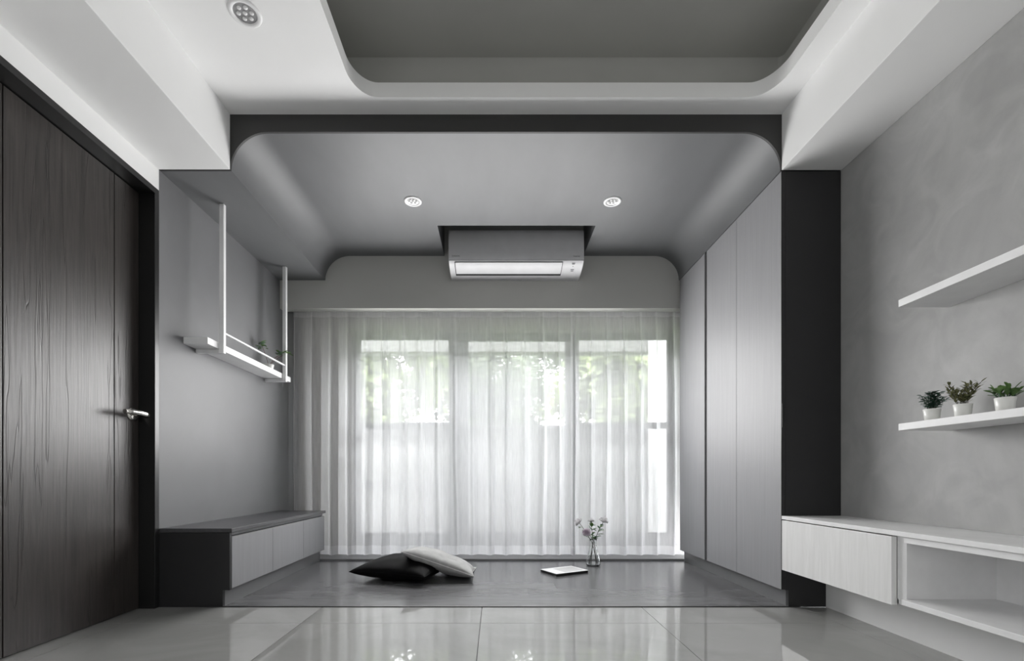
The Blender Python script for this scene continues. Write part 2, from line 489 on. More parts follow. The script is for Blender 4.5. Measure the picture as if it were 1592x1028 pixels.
# ------------------------------------------------------------------ left wall, door
DX = U(-546)                                   # door leaf face
Z_DH = ZU(437)
DY0, DY1 = YD(0.640), YD(0.986)
SOY0, SOY1 = -1.5, -0.95                        # unseen side windows added behind the camera for weak fill light
SZ0, SZ1 = 0.35, 2.10
w = MB()
w.box(XL - 0.12, XL, YREAR, D1, ZU(446), ZU(620))
w.box(XL - 0.12, XL, SOY1, DY0 - 0.03, 0, ZU(446))
w.box(XL - 0.12, XL, YREAR, SOY0, 0, ZU(446))
w.box(XL - 0.12, XL, SOY0, SOY1, 0, SZ0)
struct('wall_left', w, 'white', 0, 'white wall strip above the dark wooden door')
struct('wall_left', MB().box(XL - 0.12, XL, D1 + 0.0, WIN_Y + 0.05, 0, ZU(620)), 'greywall', 0, 'smooth grey alcove wall behind the hanging white shelf')
d = struct_root('door_1', (DX, DY0, 0), 'dark oak veneer door with grooves in a black frame')
fr = MB()
fr.box(DX - 0.05, XL + 0.004, DY1, D1 - 0.003, 0, Z_DH)
fr.box(DX - 0.05, XL + 0.004, DY0 - 0.03, DY0, 0, Z_DH)
fr.box(DX - 0.05, XL + 0.004, DY0 - 0.03, D1 - 0.003, Z_DH, ZU(446))
link('frame', fr, 'jamb', d, 0.0015)
link('backing', MB().box(DX - 0.06, DX - 0.05, DY0 - 0.03, D1, -0.06, ZU(446)), 'jamb', d)
g0, g1 = YD(0.713), YD(0.922)
for a, c in ((DY0 + 0.003, g0 - 0.002), (g0 + 0.002, g1 - 0.002), (g1 + 0.002, DY1 - 0.003)):
    link('panel', MB().box(DX - 0.045, DX, a, c, 0.004, Z_DH - 0.003), 'oak', d, 0.001)
link('core', MB().box(DX - 0.049, DX - 0.006, DY0 + 0.006, DY1 - 0.006, 0.010, Z_DH - 0.008), 'jamb', d)
hy = YD(0.967); hz = ZU(100 * 0.955)
h = bpy.data.objects.new('handle', None); COL.objects.link(h); h.parent = d
h.location = Vector((DX, hy, hz)) - Vector(d.location)
rose = MB().lathe([(0.0, 0.012), (0.024, 0.012), (0.0315, 0.008), (0.033, 0.0)], 28, (DX, hy, hz), 'X')
link('rose', rose, 'chrome', h)
link('neck', MB().tube([(DX + 0.008, hy, hz), (DX + 0.060, hy, hz)], 0.010, 16), 'chrome', h)
lv = MB()
pts = [(DX + 0.058, hy + 0.014, hz - 0.002), (DX + 0.064, hy - 0.005, hz), (DX + 0.065, hy - 0.04, hz + 0.002), (DX + 0.061, hy - 0.08, hz + 0.002), (DX + 0.054, hy - 0.115, hz - 0.001)]
lv.tube(pts, 0.0160, 14, 0.0115)
link('lever', lv, 'chrome', h)
for side, xw, nm in ((-1, XL, 'fill_window_2'), (1, XP, 'fill_window_3')):
    x0, x1 = (xw - 0.12, xw - 0.06) if side < 0 else (xw + 0.06, xw + 0.12)
    wf = MB()
    wf.box(x0, x1, SOY0, SOY1, SZ0, SZ0 + 0.05); wf.box(x0, x1, SOY0, SOY1, SZ1 - 0.05, SZ1)
    for yy in (SOY0, (SOY0 + SOY1) / 2 - 0.025, SOY1 - 0.05): wf.box(x0, x1, yy, yy + 0.05, SZ0, SZ1)
    struct(nm, wf, 'alu', 0.003, 'unseen side window added behind the viewpoint for fill light')

# ------------------------------------------------------------------ right wall
w = MB()
w.box(XR, XR + 0.12, SOY1, WIN_Y + 0.05, ZU(-59), ZU(620))
w.box(XR, XR + 0.12, YREAR, SOY0, 0, ZU(620))
w.box(XR, XR + 0.12, SOY0, SOY1, SZ1, ZU(620))
struct('wall_right', w, 'concrete', 0, 'trowelled grey concrete plaster wall behind the white wall shelves')
w = MB()
w.box(XP, XR + 0.12, YREAR, D1, -0.01, ZU(-142))
w.box(XP + 0.05, XR + 0.12, SOY0, SOY1, ZU(-142), SZ0)
w.box(U(566), U(566) + 0.05, SOY1, WIN_Y + 0.05, ZU(-142), ZU(-59))
struct('wall_right', w, 'white', 0, 'white wall base under the floating cabinet')
struct('wall_rear', MB().box(XL - 0.12, XR + 0.12, YREAR - 0.12, YREAR, 0, ZU(620)), 'white')

# ------------------------------------------------------------------ ceiling
def rrect(x0, x1, y0, y1, rx, ry, seg=14):
    out = []
    for cx, cy, a0 in ((x1 - rx, y1 - ry, 0), (x0 + rx, y1 - ry, 90), (x0 + rx, y0 + ry, 180), (x1 - rx, y0 + ry, 270)):
        for k in range(seg + 1):
            a = math.radians(a0 + 90 * k / seg)
            out.append((cx + rx * math.cos(a), cy + ry * math.sin(a)))
    return out
tx0, tx1, ty0, ty1 = U(-207.5), U(410.5), 0.15, YD(0.955)
lip = rrect(tx0, tx1, ty0, ty1, U(34), 0.155)
outer = [(U(-412), YREAR), (U(445), YREAR), (U(445), D1), (U(-412), D1)]
c = MB().prism_z([outer, lip], Z_CEIL, ZU(587), True)
ceil = struct('ceiling', c, 'white', 0, 'white ceiling around the recessed tray')
smooth_by_angle(ceil, 40)
cov = rrect(tx0 - 0.11, tx1 + 0.11, ty0 - 0.11, YD(0.996), 0.03, 0.03)
c = MB()
n_ = len(cov)
c.add([(*p, ZU(587)) for p in cov] + [(*p, ZU(651)) for p in cov], [(i, (i + 1) % n_, (i + 1) % n_ + n_, i + n_) for i in range(n_)], True)
for t in tessellate_polygon([[Vector((x, y, 0)) for x, y in cov]]): c.add([(*cov[i], ZU(651)) for i in t], [(0, 1, 2)])
struct('ceiling', c, 'tray', 0, 'grey recessed ceiling tray with rounded corners')
struct('ceiling', MB().box(XL - 0.12, XR + 0.12, YREAR, WIN_Y + 0.2, ZU(652), ZU(690)), 'white', 0, 'ceiling slab above the tray')
struct('trim_3', MB().box(XL, U(-412), YREAR, D1 - 0.001, Z_BEAM, ZU(620)), 'white', 0.002, 'white ceiling beam along the door wall')
struct('trim_4', MB().box(U(445), XR, YREAR, D1 - 0.001, ZU(478), ZU(620)), 'white', 0.002, 'white ceiling beam along the concrete wall')

# alcove ceiling with arched corners and a notch for the air conditioner
R = 59
def arc(cx, cz, a0, a1, seg=18):
    return [(cx + R * math.cos(math.radians(a0 + (a1 - a0) * k / seg)), cz + R * math.sin(math.radians(a0 + (a1 - a0) * k / seg))) for k in range(seg + 1)]
left_arc = arc(-412 + R, 479, 180, 90)
right_arc = arc(445 - R, 479, 90, 0)
NX0, NX1, NY = -123.5, 214, YD(1.372)
full = [(-523, 479)] + left_arc + right_arc + [(538, 479), (538, 640), (-523, 640)]
lft = [(-523, 479)] + left_arc + [(NX0, 538), (NX0, 640), (-523, 640)]
rgt = [(NX1, 538)] + right_arc + [(538, 479), (538, 640), (NX1, 640)]
def um(p): return [(U(x), ZU(z)) for x, z in p]
c = MB()
c.prism_y(um(full), D1 + 0.012, NY, True)
c.prism_y(um(lft), NY, YB, True)
c.prism_y(um(rgt), NY, YB, True)
c.box(U(NX0), U(NX1), NY, YB, ZU(620), ZU(640))
o = struct('ceiling', c, 'alcove', 0, 'grey arched alcove ceiling with a square notch around the air conditioner')
smooth_by_angle(o, 30)
o = struct('trim_5', MB().prism_y(um(full), D1, D1 + 0.012), 'fascia', 0, 'charcoal fascia board framing the arched alcove opening')
struct('trim_6', MB().box(XL, XR, YB, YB + 0.08, ZU(415 - 4), ZU(640)), 'pelmet', 0.002, 'warm grey pelmet wall above the sheer curtain')
struct('ceiling', MB().box(XL, XR, YB + 0.08, WIN_Y, ZU(440), ZU(640)), 'white', 0, 'curtain recess soffit')

# ------------------------------------------------------------------ window wall, window
kx = 1.72 * S
wx0, wx1 = (553 - 770) * kx, (1046 - 770) * kx
wz0, wz1 = 0.05, H + 221 * kx
w = MB()
T = 0.14
w.box(XL - 0.12, wx0 - 0.03, WIN_Y, WIN_Y + T, -0.02, ZU(640))
w.box(wx1 + 0.03, XR + 0.12, WIN_Y, WIN_Y + T, -0.02, ZU(640))
w.box(wx0 - 0.03, wx1 + 0.03, WIN_Y, WIN_Y + T, wz1 + 0.03, ZU(640))
w.box(wx0 - 0.03, wx1 + 0.03, WIN_Y, WIN_Y + T, -0.02, wz0)
struct('wall_back', w, 'backwall', 0, 'wall around the balcony window')
win = struct_root('window_1', (0, WIN_Y, wz0), 'three panel sliding balcony window behind the sheer curtain')
f = MB()
f.box(wx0 - 0.03, wx0 + 0.015, WIN_Y + 0.02, WIN_Y + 0.11, wz0, wz1 + 0.03); f.box(wx1 - 0.015, wx1 + 0.03, WIN_Y + 0.02, WIN_Y + 0.11, wz0, wz1 + 0.03)
f.box(wx0 - 0.03, wx1 + 0.03, WIN_Y + 0.02, WIN_Y + 0.11, wz1 - 0.01, wz1 + 0.03); f.box(wx0 - 0.03, wx1 + 0.03, WIN_Y + 0.02, WIN_Y + 0.11, wz0, wz0 + 0.04)
link('frame', f, 'alu', win, 0.003)
zg0 = H - 86 * kx
def sash(xa, xb, y, rail, sl, sr):
    s = MB(); za, zb = wz0 + 0.035, wz1 - 0.004
    s.box(xa, xa + sl, y, y + 0.035, za, zb); s.box(xb - sr, xb, y, y + 0.035, za, zb)
    s.box(xa + sl, xb - sr, y, y + 0.035, za, zg0); s.box(xa + sl, xb - sr, y, y + 0.035, zb - 0.02, zb)
    if rail: s.box(xa + sl, xb - sr, y, y + 0.035, H + 77 * kx, H + 87 * kx)
    so = link('sash', s, 'alu', win, 0.003)
    link('pane', MB().box(xa + sl, xb - sr, y + 0.015, y + 0.020, zg0, zb - 0.02), 'pane', so)
sash(wx0 + 0.012, (727 - 770) * kx, WIN_Y + 0.03, True, 0.02, 30 * kx)
sash((702 - 770) * kx, (897 - 770) * kx, WIN_Y + 0.07, False, 25 * kx, 16 * kx)
sash((881 - 770) * kx, wx1 - 0.012, WIN_Y + 0.03, True, 20 * kx, 0.02)

# ------------------------------------------------------------------ outside
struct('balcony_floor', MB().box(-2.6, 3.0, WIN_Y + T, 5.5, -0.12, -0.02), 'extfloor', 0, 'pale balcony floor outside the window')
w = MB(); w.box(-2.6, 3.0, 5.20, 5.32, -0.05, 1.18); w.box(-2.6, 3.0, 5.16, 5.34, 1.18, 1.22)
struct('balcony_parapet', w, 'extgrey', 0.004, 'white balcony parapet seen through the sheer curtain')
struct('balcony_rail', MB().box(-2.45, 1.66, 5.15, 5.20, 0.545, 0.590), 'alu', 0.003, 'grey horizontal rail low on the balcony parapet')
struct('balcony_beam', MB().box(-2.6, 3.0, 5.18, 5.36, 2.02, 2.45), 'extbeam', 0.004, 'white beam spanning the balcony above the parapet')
struct('balcony_wall', MB().box(1.66, 1.85, WIN_Y + T, 5.17, -0.02, 2.45), 'extsunlit', 0, 'white side wall of the balcony with sunlight put into its colour')
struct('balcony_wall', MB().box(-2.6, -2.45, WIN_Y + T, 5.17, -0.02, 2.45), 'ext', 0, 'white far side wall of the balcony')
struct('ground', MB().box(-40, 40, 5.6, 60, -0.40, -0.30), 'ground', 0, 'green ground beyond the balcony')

def tree(x, y, h, rx, rz, mat, nleaf, label, seed):
    rg = random.Random(seed)
    root = thing('tree', (x, y, -0.3), label, 'tree', None)
    tb = MB(); tb.tube([(x, y, -0.3), (x + 0.05, y, h * 0.4), (x - 0.03, y + 0.05, h)], 0.11, 10, 0.05)
    br = []
    for k in range(9):
        a = rg.uniform(0, 2 * PI); e = rg.uniform(0.2, 1.0)
        z0 = h * rg.uniform(0.5, 0.95)
        q = (x + math.cos(a) * rx * 0.75, y + math.sin(a) * rx * 0.75, z0 + e * rz * 0.8)
        tb.tube([(x, y, z0), ((x + q[0]) / 2, (y + q[1]) / 2, z0 + e * rz * 0.55), q], 0.04, 6, 0.012); br.append(q)
    link('trunk', tb, 'bark', root, fix=False)
    fo = MB()
    cl = []
    for k in range(46):
        while True:
            p = Vector((rg.uniform(-1, 1), rg.uniform(-1, 1), rg.uniform(-1, 1)))
            if 0.25 < p.length < 1: break
        cl.append(Vector((x + p.x * rx, y + p.y * rx, h + 0.1 + p.z * rz)))
    for k in range(nleaf):
        c0 = rg.choice(cl); q = c0 + Vector((rg.gauss(0, 0.17), rg.gauss(0, 0.17), rg.gauss(0, 0.14))) * (rx / 1.3)
        dd = Vector((rg.uniform(-1, 1), rg.uniform(-1, 1), rg.uniform(-0.9, 0.4))).normalized()
        s_ = dd.cross(Vector((rg.uniform(-1, 1), rg.uniform(-1, 1), rg.uniform(-1, 1)))).normalized()
        L = rg.uniform(0.09, 0.16)
        fo.add([q, q + dd * L * 0.5 + s_ * L * 0.28, q + dd * L, q + dd * L * 0.5 - s_ * L * 0.28], [(0, 1, 2, 3)])
    fol = link('foliage', fo, mat, root, fix=False); fol['kind'] = 'stuff'
tree(-2.4, 8.0, 2.2, 1.4, 1.5, 'tree0', 17000, 'bushy light green tree beyond the balcony behind the left window panel', 11)
tree(0.0, 12.2, 2.9, 1.8, 2.0, 'tree1', 27000, 'sparse tree with bright gaps beyond the middle window panel', 12)
tree(2.4, 8.0, 2.2, 1.35, 1.5, 'tree0', 17000, 'green tree beyond the balcony behind the right window panel', 13)
tree(-4.6, 13.5, 2.4, 2.2, 1.7, 'tree1', 9000, 'darker tree farther off, left of the middle window panel', 14)
tree(4.6, 13.5, 2.4, 2.2, 1.7, 'tree1', 9000, 'darker tree farther off, right of the middle window panel', 15)

# ------------------------------------------------------------------ wardrobe
wr = thing('wardrobe', (U(490), YD(1.28), 0), 'tall grey three door built-in wardrobe with a black end panel', 'wardrobe')
XW = U(445)
link('carcass', MB().box(XW + 0.021, XR - 0.002, D1 + 0.024, YD(1.553), 0.084, ZU(477) - 0.001), 'dark', wr)
sp = MB(); sp.box(XW + 0.0205, XR - 0.002, D1 + 0.001, D1 + 0.022, 0.084, ZU(477)); sp.box(U(456), XR - 0.002, D1 + 0.001, D1 + 0.022, 0, 0.084)
link('end_panel', sp, 'black_lam', wr)['label'] = 'black end panel facing the living room'
link('kickboard', MB().box(U(456), U(470), D1 + 0.023, YD(1.553), 0, 0.084), 'kick', wr)
for i, (a, c) in enumerate(((1.0012, 1.1865), (1.1875, 1.354), (1.368, 1.550))):
    dr_ = link('door', MB().box(XW, XW + 0.020, YD(a), YD(c), 0.086, ZU(477)), 'greylam', wr, 0.0012)
    if i == 0: link('edge_band', MB().box(XW + 0.0006, XW + 0.0195, D1 + 0.0014, YD(a) + 0.0002, 0.087, ZU(477) - 0.001), 'black_lam', dr_)
link('pull_channel', MB().box(XW + 0.012, XW + 0.020, YD(1.3545), YD(1.3675), 0.086, ZU(477)), 'jamb', wr)
link('pull', MB().box(XW + 0.002, XW + 0.011, D1 - 0.004, D1 + 0.001, ZU(78), ZU(116)), 'jamb', wr, 0.002)

# ------------------------------------------------------------------ drawer bench
bn = thing('drawer_bench', (U(-468), YD(1.28), 0), 'low grey three drawer bench along the grey wall', 'bench')
XBF = U(-413); zt = ZU(-79)
link('top', MB().box(XL + 0.001, U(-410), D1 + 0.001, YD(1.555), zt - 0.020, zt), 'greytop', bn, 0.0012)
sp = MB(); sp.box(XL + 0.001, XBF, D1 + 0.001, D1 + 0.020, 0.084, zt - 0.021); sp.box(XL + 0.001, U(-424), D1 + 0.001, D1 + 0.020, 0, 0.084)
link('end_panel', sp, 'black_lam', bn)['label'] = 'black end panel facing the living room'
link('carcass', MB().box(XL + 0.001, XBF - 0.021, D1 + 0.021, YD(1.553), 0.084, zt - 0.021), 'dark', bn)
link('kickboard', MB().box(U(-438), U(-424), D1 + 0.021, YD(1.553), 0, 0.084), 'kick', bn)
link('finger_rail', MB().box(XBF - 0.020, XBF - 0.014, D1 + 0.021, YD(1.553), ZU(-91), zt - 0.021), 'kick', bn)
for a, c in ((1.0090, 1.1935), (1.1945, 1.3855), (1.3865, 1.553)):
    link('drawer', MB().box(XBF - 0.020, XBF, YD(a), YD(c), 0.088, ZU(-92.5)), 'greylam', bn, 0.0012)

# ------------------------------------------------------------------ floating cabinet
tv = thing('floating_cabinet', (U(490), 1.75, ZU(-141)), 'white wall-hung media cabinet with one flap door and an open niche', 'cabinet')
zt = ZU(-59); TV0 = 1.02
XB = U(550)
tp = MB(); tp.box(XW, XR - 0.001, TV0, D1 - 0.001, ZU(-64.5), zt)
link('top', tp, 'whiteshelf', tv, 0.001)
link('flap_door', MB().box(XW, XW + 0.020, YD(0.7225), D1 - 0.003, ZU(-143), ZU(-66)), 'lacquer', tv, 0.001)
link('side_panel', MB().box(XW + 0.021, XB, YD(0.706), YD(0.7222), ZU(-141), ZU(-65)), 'whiteshelf', tv)
link('side_panel', MB().box(XW + 0.021, XP + 0.02, D1 - 0.02, D1 - 0.002, ZU(-141), ZU(-65)), 'whiteshelf', tv)
link('side_panel', MB().box(XW + 0.002, XB, TV0, TV0 + 0.018, ZU(-139), ZU(-65)), 'whiteshelf', tv)
link('bottom_panel', MB().box(XW + 0.021, XB, YD(0.72), D1 - 0.021, ZU(-141), ZU(-136)), 'whiteshelf', tv)
link('back_panel', MB().box(XB, XB + 0.012, TV0, D1 - 0.03, ZU(-141), ZU(-65)), 'whiteshelf', tv)
link('rail', MB().box(XW + 0.010, XW + 0.028, TV0, YD(0.7055), ZU(-71.5), ZU(-65)), 'whiteshelf', tv, 0.001)
link('shelf', MB().box(XW + 0.002, XB, TV0 + 0.018, YD(0.7055), ZU(-139.5), ZU(-133.5)), 'whiteshelf', tv, 0.001)

# ------------------------------------------------------------------ wall shelves
for nm, z0, z1, lab in (('upper', 202, 210.6, 'empty white floating shelf, the upper one on the concrete wall'), ('lower', 55.8, 63.9, 'white floating shelf on the concrete wall carrying the three potted plants')):
    tag(link('wall_shelf', MB().box(U(477.5), XR - 0.0005, 1.05, YD(0.762), ZU(z0), ZU(z1)), 'whiteshelf', None, 0.0012), lab, 'shelf')

# ------------------------------------------------------------------ hanging shelf
hs = thing('hanging_shelf', (U(-500), YD(1.29), ZU(218)), 'white shelf with slim rail hung from the soffit on the grey wall', 'shelf')
link('shelf_board', MB().box(XL + 0.0005, U(-482), YD(1.078), YD(1.515), ZU(224.8), ZU(236)), 'whiteshelf', hs, 0.001)
bw = U(3.9)
for dd in (1.128, 1.462):
    yb = YD(dd); b_ = MB()
    b_.box(U(-482), U(-474.3), yb - 0.012, yb + 0.012, ZU(218), Z_BEAM - 0.0005)
    b_.box(XL + 0.0005, U(-482), yb - 0.012, yb + 0.012, ZU(218), ZU(224.6))
    link('hanger', b_, 'whitemetal', hs, 0.001)
link('rail', MB().box(U(-480), U(-476.5), YD(1.128) + 0.012, YD(1.462) - 0.012, ZU(253.5), ZU(256.5)), 'whitemetal', hs, 0.001)

# ------------------------------------------------------------------ air conditioner
ac = thing('air_conditioner', (U(47.8), YB, ZU(478)), 'white split air conditioner on the pelmet in the ceiling notch', 'air conditioner')
ax0, ax1 = U(47.8 - 153.3), U(47.8 + 153.3)
def acp(b, z): return (YB - b, ZU(478) + z)
prof = [acp(0.001, 0.0), acp(0.040, 0.0), acp(0.085, 0.004), acp(0.130, 0.012), acp(0.170, 0.021), acp(0.205, 0.032), acp(0.229, 0.0445)]
prof += [acp(0.236, 0.050)]
back = [acp(0.225, 0.272), acp(0.215, 0.281), acp(0.19, 0.284), acp(0.001, 0.284)]
o = link('body', MB().prism_x(prof + [acp(0.232, 0.06)] + back, ax0, ax1, True), 'plastic', ac); smooth_by_angle(o, 50)
fp = [acp(0.2290, 0.0535), acp(0.2335, 0.0560), acp(0.2375, 0.0625), acp(0.2405, 0.074), acp(0.2420, 0.090), acp(0.2420, 0.12), acp(0.2385, 0.18), acp(0.231, 0.255), acp(0.226, 0.274), acp(0.220, 0.281)]
o = link('front_panel', MB().prism_x(fp, ax0 - 0.001, ax1 + 0.001, True), 'plastic', ac, 0.001); smooth_by_angle(o, 40)
# louvre flap on the underside and its dark slot
lx0, lx1 = U((708 - 770) * 1.48), U((873.5 - 770) * 1.48)
def off(p, e): # push a profile point outwards, down and forwards
    return (p[0] - e * 0.35, p[1] - e)
sl = [prof[2], prof[3], prof[4], prof[5], prof[6]]
slot = [off(p, 0.0012) for p in sl] + [off(p, -0.004) for p in reversed(sl)]
link('slot', MB().prism_x(slot, lx0 - 0.004, lx1 + 0.004), 'dark', ac)
fl2 = [((prof[2][0] * 0.35 + prof[3][0] * 0.65), (prof[2][1] * 0.35 + prof[3][1] * 0.65)), prof[4], prof[5], (prof[6][0] + 0.002, prof[6][1] - 0.0005)]
flap = [off(p, 0.006) for p in fl2] + [off(p, 0.0015) for p in reversed(fl2)]
o = link('louvre_flap', MB().prism_x(flap, lx0 + 0.002, lx1 - 0.001, True), 'plastic', ac); smooth_by_angle(o, 40)
def text(name, body, size, loc, rot, mat, parent, align='CENTER'):
    cu = bpy.data.curves.new(name, 'FONT'); cu.body = body; cu.size = size; cu.align_x = align; cu.extrude = 0.0003
    to = bpy.data.objects.new(name, cu); COL.objects.link(to)
    me = bpy.data.meshes.new_from_object(to.evaluated_get(bpy.context.evaluated_depsgraph_get()))
    bpy.data.objects.remove(to); bpy.data.curves.remove(cu)
    me.materials.clear(); me.materials.append(M[mat])
    o = bpy.data.objects.new(name, me); COL.objects.link(o)
    o.parent = parent; o.location = Vector(loc) - Vector(parent.location); o.rotation_euler = rot
    return o
yl = YB - 0.2424
text('logo', 'DAIKIN', 0.017, (ax0 + 0.052, yl, ZU(478) + 0.075), (PI / 2, 0, 0), 'text', ac)
text('logo', 'inverter', 0.016, (ax1 - 0.052, yl, ZU(478) + 0.075), (PI / 2, 0, 0), 'text', ac)
xc = U((890 - 770) * 1.49)
def onunder(t):  # point on the underside profile
    i = min(int(t * 5), 4); k = t * 5 - i
    a, b2 = prof[1 + i], prof[2 + i]
    return (a[0] + (b2[0] - a[0]) * k, a[1] + (b2[1] - a[1]) * k)
for t, wd in ((0.90, 0.024), (0.83, 0.020), (0.70, 0.006), (0.52, 0.026), (0.44, 0.020)):
    q0, q1 = off(onunder(t), 0.0008), off(onunder(t + 0.045), 0.0008)
    link('indicator', MB().add([(xc - wd / 2, *q0), (xc + wd / 2, *q0), (xc + wd / 2, *q1), (xc - wd / 2, *q1)], [(0, 1, 2, 3)]), 'text', ac)

# ------------------------------------------------------------------ downlights
def downlight(x, y, z, label, rd=0.056):
    r = thing('downlight', (x, y, z), label, 'downlight', None)
    link('trim_ring', MB().lathe([(rd, 0.0), (rd, -0.003), (rd - 0.004, -0.006), (rd - 0.014, -0.0055), (rd - 0.018, -0.002), (rd - 0.018, 0.0)], 40, (x, y, z)), 'ring', r)
    link('reflector', MB().lathe([(rd - 0.0175, -0.0018), (rd - 0.021, -0.0012), (0.0, -0.0010)], 36, (x, y, z)), 'lampgrey', r)
    for k in range(7):
        a = k * PI / 3; rr = 0 if k == 6 else (rd - 0.018) * 0.60
        lens = MB().lathe([(0.0085, -0.0010), (0.008, -0.0035), (0.005, -0.0055), (0.0, -0.006)], 12, (x + rr * math.cos(a), y + rr * math.sin(a), z))
        link('lens', lens, 'lens', r)
downlight(U(-160), YD(1.251), Z_ALC, 'round white downlight left of the air conditioner in the grey alcove ceiling', 0.055)
downlight(U(228), YD(1.252), Z_ALC, 'round white downlight right of the air conditioner in the grey alcove ceiling', 0.055)
downlight(U(-304), YD(0.7815), Z_CEIL, 'round recessed downlight in the white ceiling beside the tray', 0.061)

# ------------------------------------------------------------------ curtains
YC = YD(1.635)
tag(link('curtain_track', MB().box(XL + 0.004, XR - 0.004, YC - 0.02, YC + 0.02, ZU(426), ZU(439.5)), 'whitemetal', None, 0.002), 'white curtain track under the pelmet above the sheer curtain', 'curtain track')
def curtain(x0, x1, seed, label, ztop, zbot, yo=0.0):
    rg = random.Random(seed)
    per = 27 * 1.635 * S
    npl = max(3, round((x1 - x0) / per)); per = (x1 - x0) / npl
    amp = [rg.uniform(0.6, 1.25) for _ in range(npl + 2)]
    ph = [rg.uniform(-0.18, 0.18) for _ in range(npl + 2)]
    sk = [rg.uniform(0.14, 0.30) for _ in range(npl + 2)]
    def surf(x, t):     # t = 0 at the top, 1 at the hem
        u = (x - x0) / per
        i = min(int(u), npl - 1); fq = u - i
        wv = noise.noise((u * 0.55, t * 1.6, seed)) * 0.25 * t
        fq2 = min(1, max(0, fq + wv * math.sin(PI * fq)))
        open_ = 0.35 + 0.65 * min(1, t * 3.0)
        k = sk[i]
        # each period: a narrow pinched fold then a loose sag
        if fq2 < k: y = math.sin(PI * fq2 / k) * 0.036 * amp[i]
        else: y = -math.sin(PI * (fq2 - k) / (1 - k)) * 0.018 * amp[i + 1]
        xo = math.sin(2 * PI * fq) * 0.020 * open_ * amp[i] + 0.010 * t * noise.noise((u * 1.3, t * 2.5, seed + 5))
        xo *= max(0.0, min(1.0, (x - x0) / per, (x1 - x) / per))
        return (x + xo, YC + yo - y * open_ + 0.006 * noise.noise((u * 0.8, t * 3, seed + 9)), ztop + (zbot - ztop) * t)
    root = thing('sheer_curtain', ((x0 + x1) / 2, YC, zbot), label, 'curtain')
    nx = npl * 22
    def patch(ts, yoff=0.0):
        b = MB(); nz = len(ts)
        for t in ts:
            for i in range(nx + 1):
                p = surf(x0 + (x1 - x0) * i / nx, t); b.v.append((p[0], p[1] - yoff, p[2]))
        for j in range(nz - 1):
            for i in range(nx):
                a = j * (nx + 1) + i
                b.f.append((a, a + 1, a + nx + 2, a + nx + 1)); b.sm.append(True)
        return b
    link('fabric', patch([k / 36 for k in range(37)]), 'sheer', root, fix=False)
    hh = 0.058 / (ztop - zbot)
    link('heading_tape', patch([0, hh * 0.5, hh], 0.003), 'sheer2', root, fix=False)
    link('hem', patch([1 - hh * 1.25, 1 - hh * 0.6, 1.0], 0.003), 'sheer2', root, fix=False)
ztop = ZU(426); zbot = 0.019
xj = (889 - 770) * 1.635 * S
curtain(U(-512), xj + 0.010, 21, 'wide white sheer curtain panel covering the left and middle window panels', ztop, zbot)
curtain(xj - 0.010, U(482), 22, 'narrower white sheer curtain panel covering the right window panel beside the wardrobe', ztop, zbot, -0.007)

# ------------------------------------------------------------------ cushions
def cushion_surface(a, T, k=0.42, wr=0.006, seed=1):
    """a: half side, T: half thickness. returns f(u, v, side) -> local point"""
    def fn(u, v, side):
        x = u * a * (1 - 0.075 * (1 - v * v)); y = v * a * (1 - 0.075 * (1 - u * u))
        e = max(0, 1 - u * u) ** k * max(0, 1 - v * v) ** k
        z = side * T * e
        if e > 0.02:
            z += wr * e * (noise.noise((u * 2.2, v * 2.2, seed + side)) + 0.6 * noise.noise((u * 5 + v * 2, v * 3, seed + 3 * side)))
        return Vector((x, y, z))
    return fn
def cushion(name, label, fn, mtx, mat, N=44, post=None):
    origin = mtx.translation.copy()
    root = thing(name, (origin.x, origin.y, 0.0), label, 'cushion')
    b = MB()
    for side in (1, -1):
        k = len(b.v)
        for j in range(N + 1):
            for i in range(N + 1):
                u, v = -math.cos(PI * i / N), -math.cos(PI * j / N)
                p = mtx @ fn(u, v, side)
                if post: p = post(p, side)
                b.v.append(tuple(p))
        for j in range(N):
            for i in range(N):
                q = k + j * (N + 1) + i
                fc = (q, q + 1, q + N + 2, q + N + 1)
                b.f.append(fc if side > 0 else fc[::-1]); b.sm.append(True)
    link('cover', b, mat, root, fix=False)
    pts = []
    for k in range(4 * 20):
        s_, t = divmod(k, 20); t = -1 + 2 * t / 20
        u, v = ((t, -1), (1, t), (-t, 1), (-1, -t))[s_]
        p = mtx @ fn(u, v, 1)
        if post: p = post(p, 1)
        pts.append(p)
    pts.append(pts[0])
    link('seam', MB().tube(pts, 0.0034, 6, caps=False), 'linenseam' if mat == 'greycloth' else mat, root, fix=False)
    return root
ba, bT = 0.262, 0.073
bm_ = Matrix.Translation((-0.585, 3.150, 0.066)) @ Matrix.Rotation(math.radians(-18.6), 4, 'Z') @ Matrix.Rotation(math.radians(1.5), 4, 'X')
bfn = cushion_surface(ba, bT, 0.40, 0.007, 3)
def bpost(p, side):
    p = p.copy(); p.z = max(p.z, 0.0015); return p
cushion('cushion', 'black cushion lying flat on the planked floor in front of the grey one', bfn, bm_, 'blackcloth', post=bpost)
binv = bm_.inverted()
def black_top(p):
    q = binv @ Vector((p.x, p.y, 0.066))
    u, v = q.x / ba, q.y / ba
    for _ in range(3):
        u = q.x / (ba * (1 - 0.075 * (1 - min(1, v * v)))); v = q.y / (ba * (1 - 0.075 * (1 - min(1, u * u))))
    if abs(u) > 1 or abs(v) > 1: return 0
    return (bm_ @ bfn(u, v, 1)).z
e = Vector((0.453, -0.010, -0.152)).normalized()
bb = Vector((-0.03, 1.0, -0.10)); bb = (bb - e * bb.dot(e)).normalized()
nn = e.cross(bb).normalized()
ga = 0.239
mid = Vector((-0.3585, 2.955, 0.114)) + bb * ga * 0.96
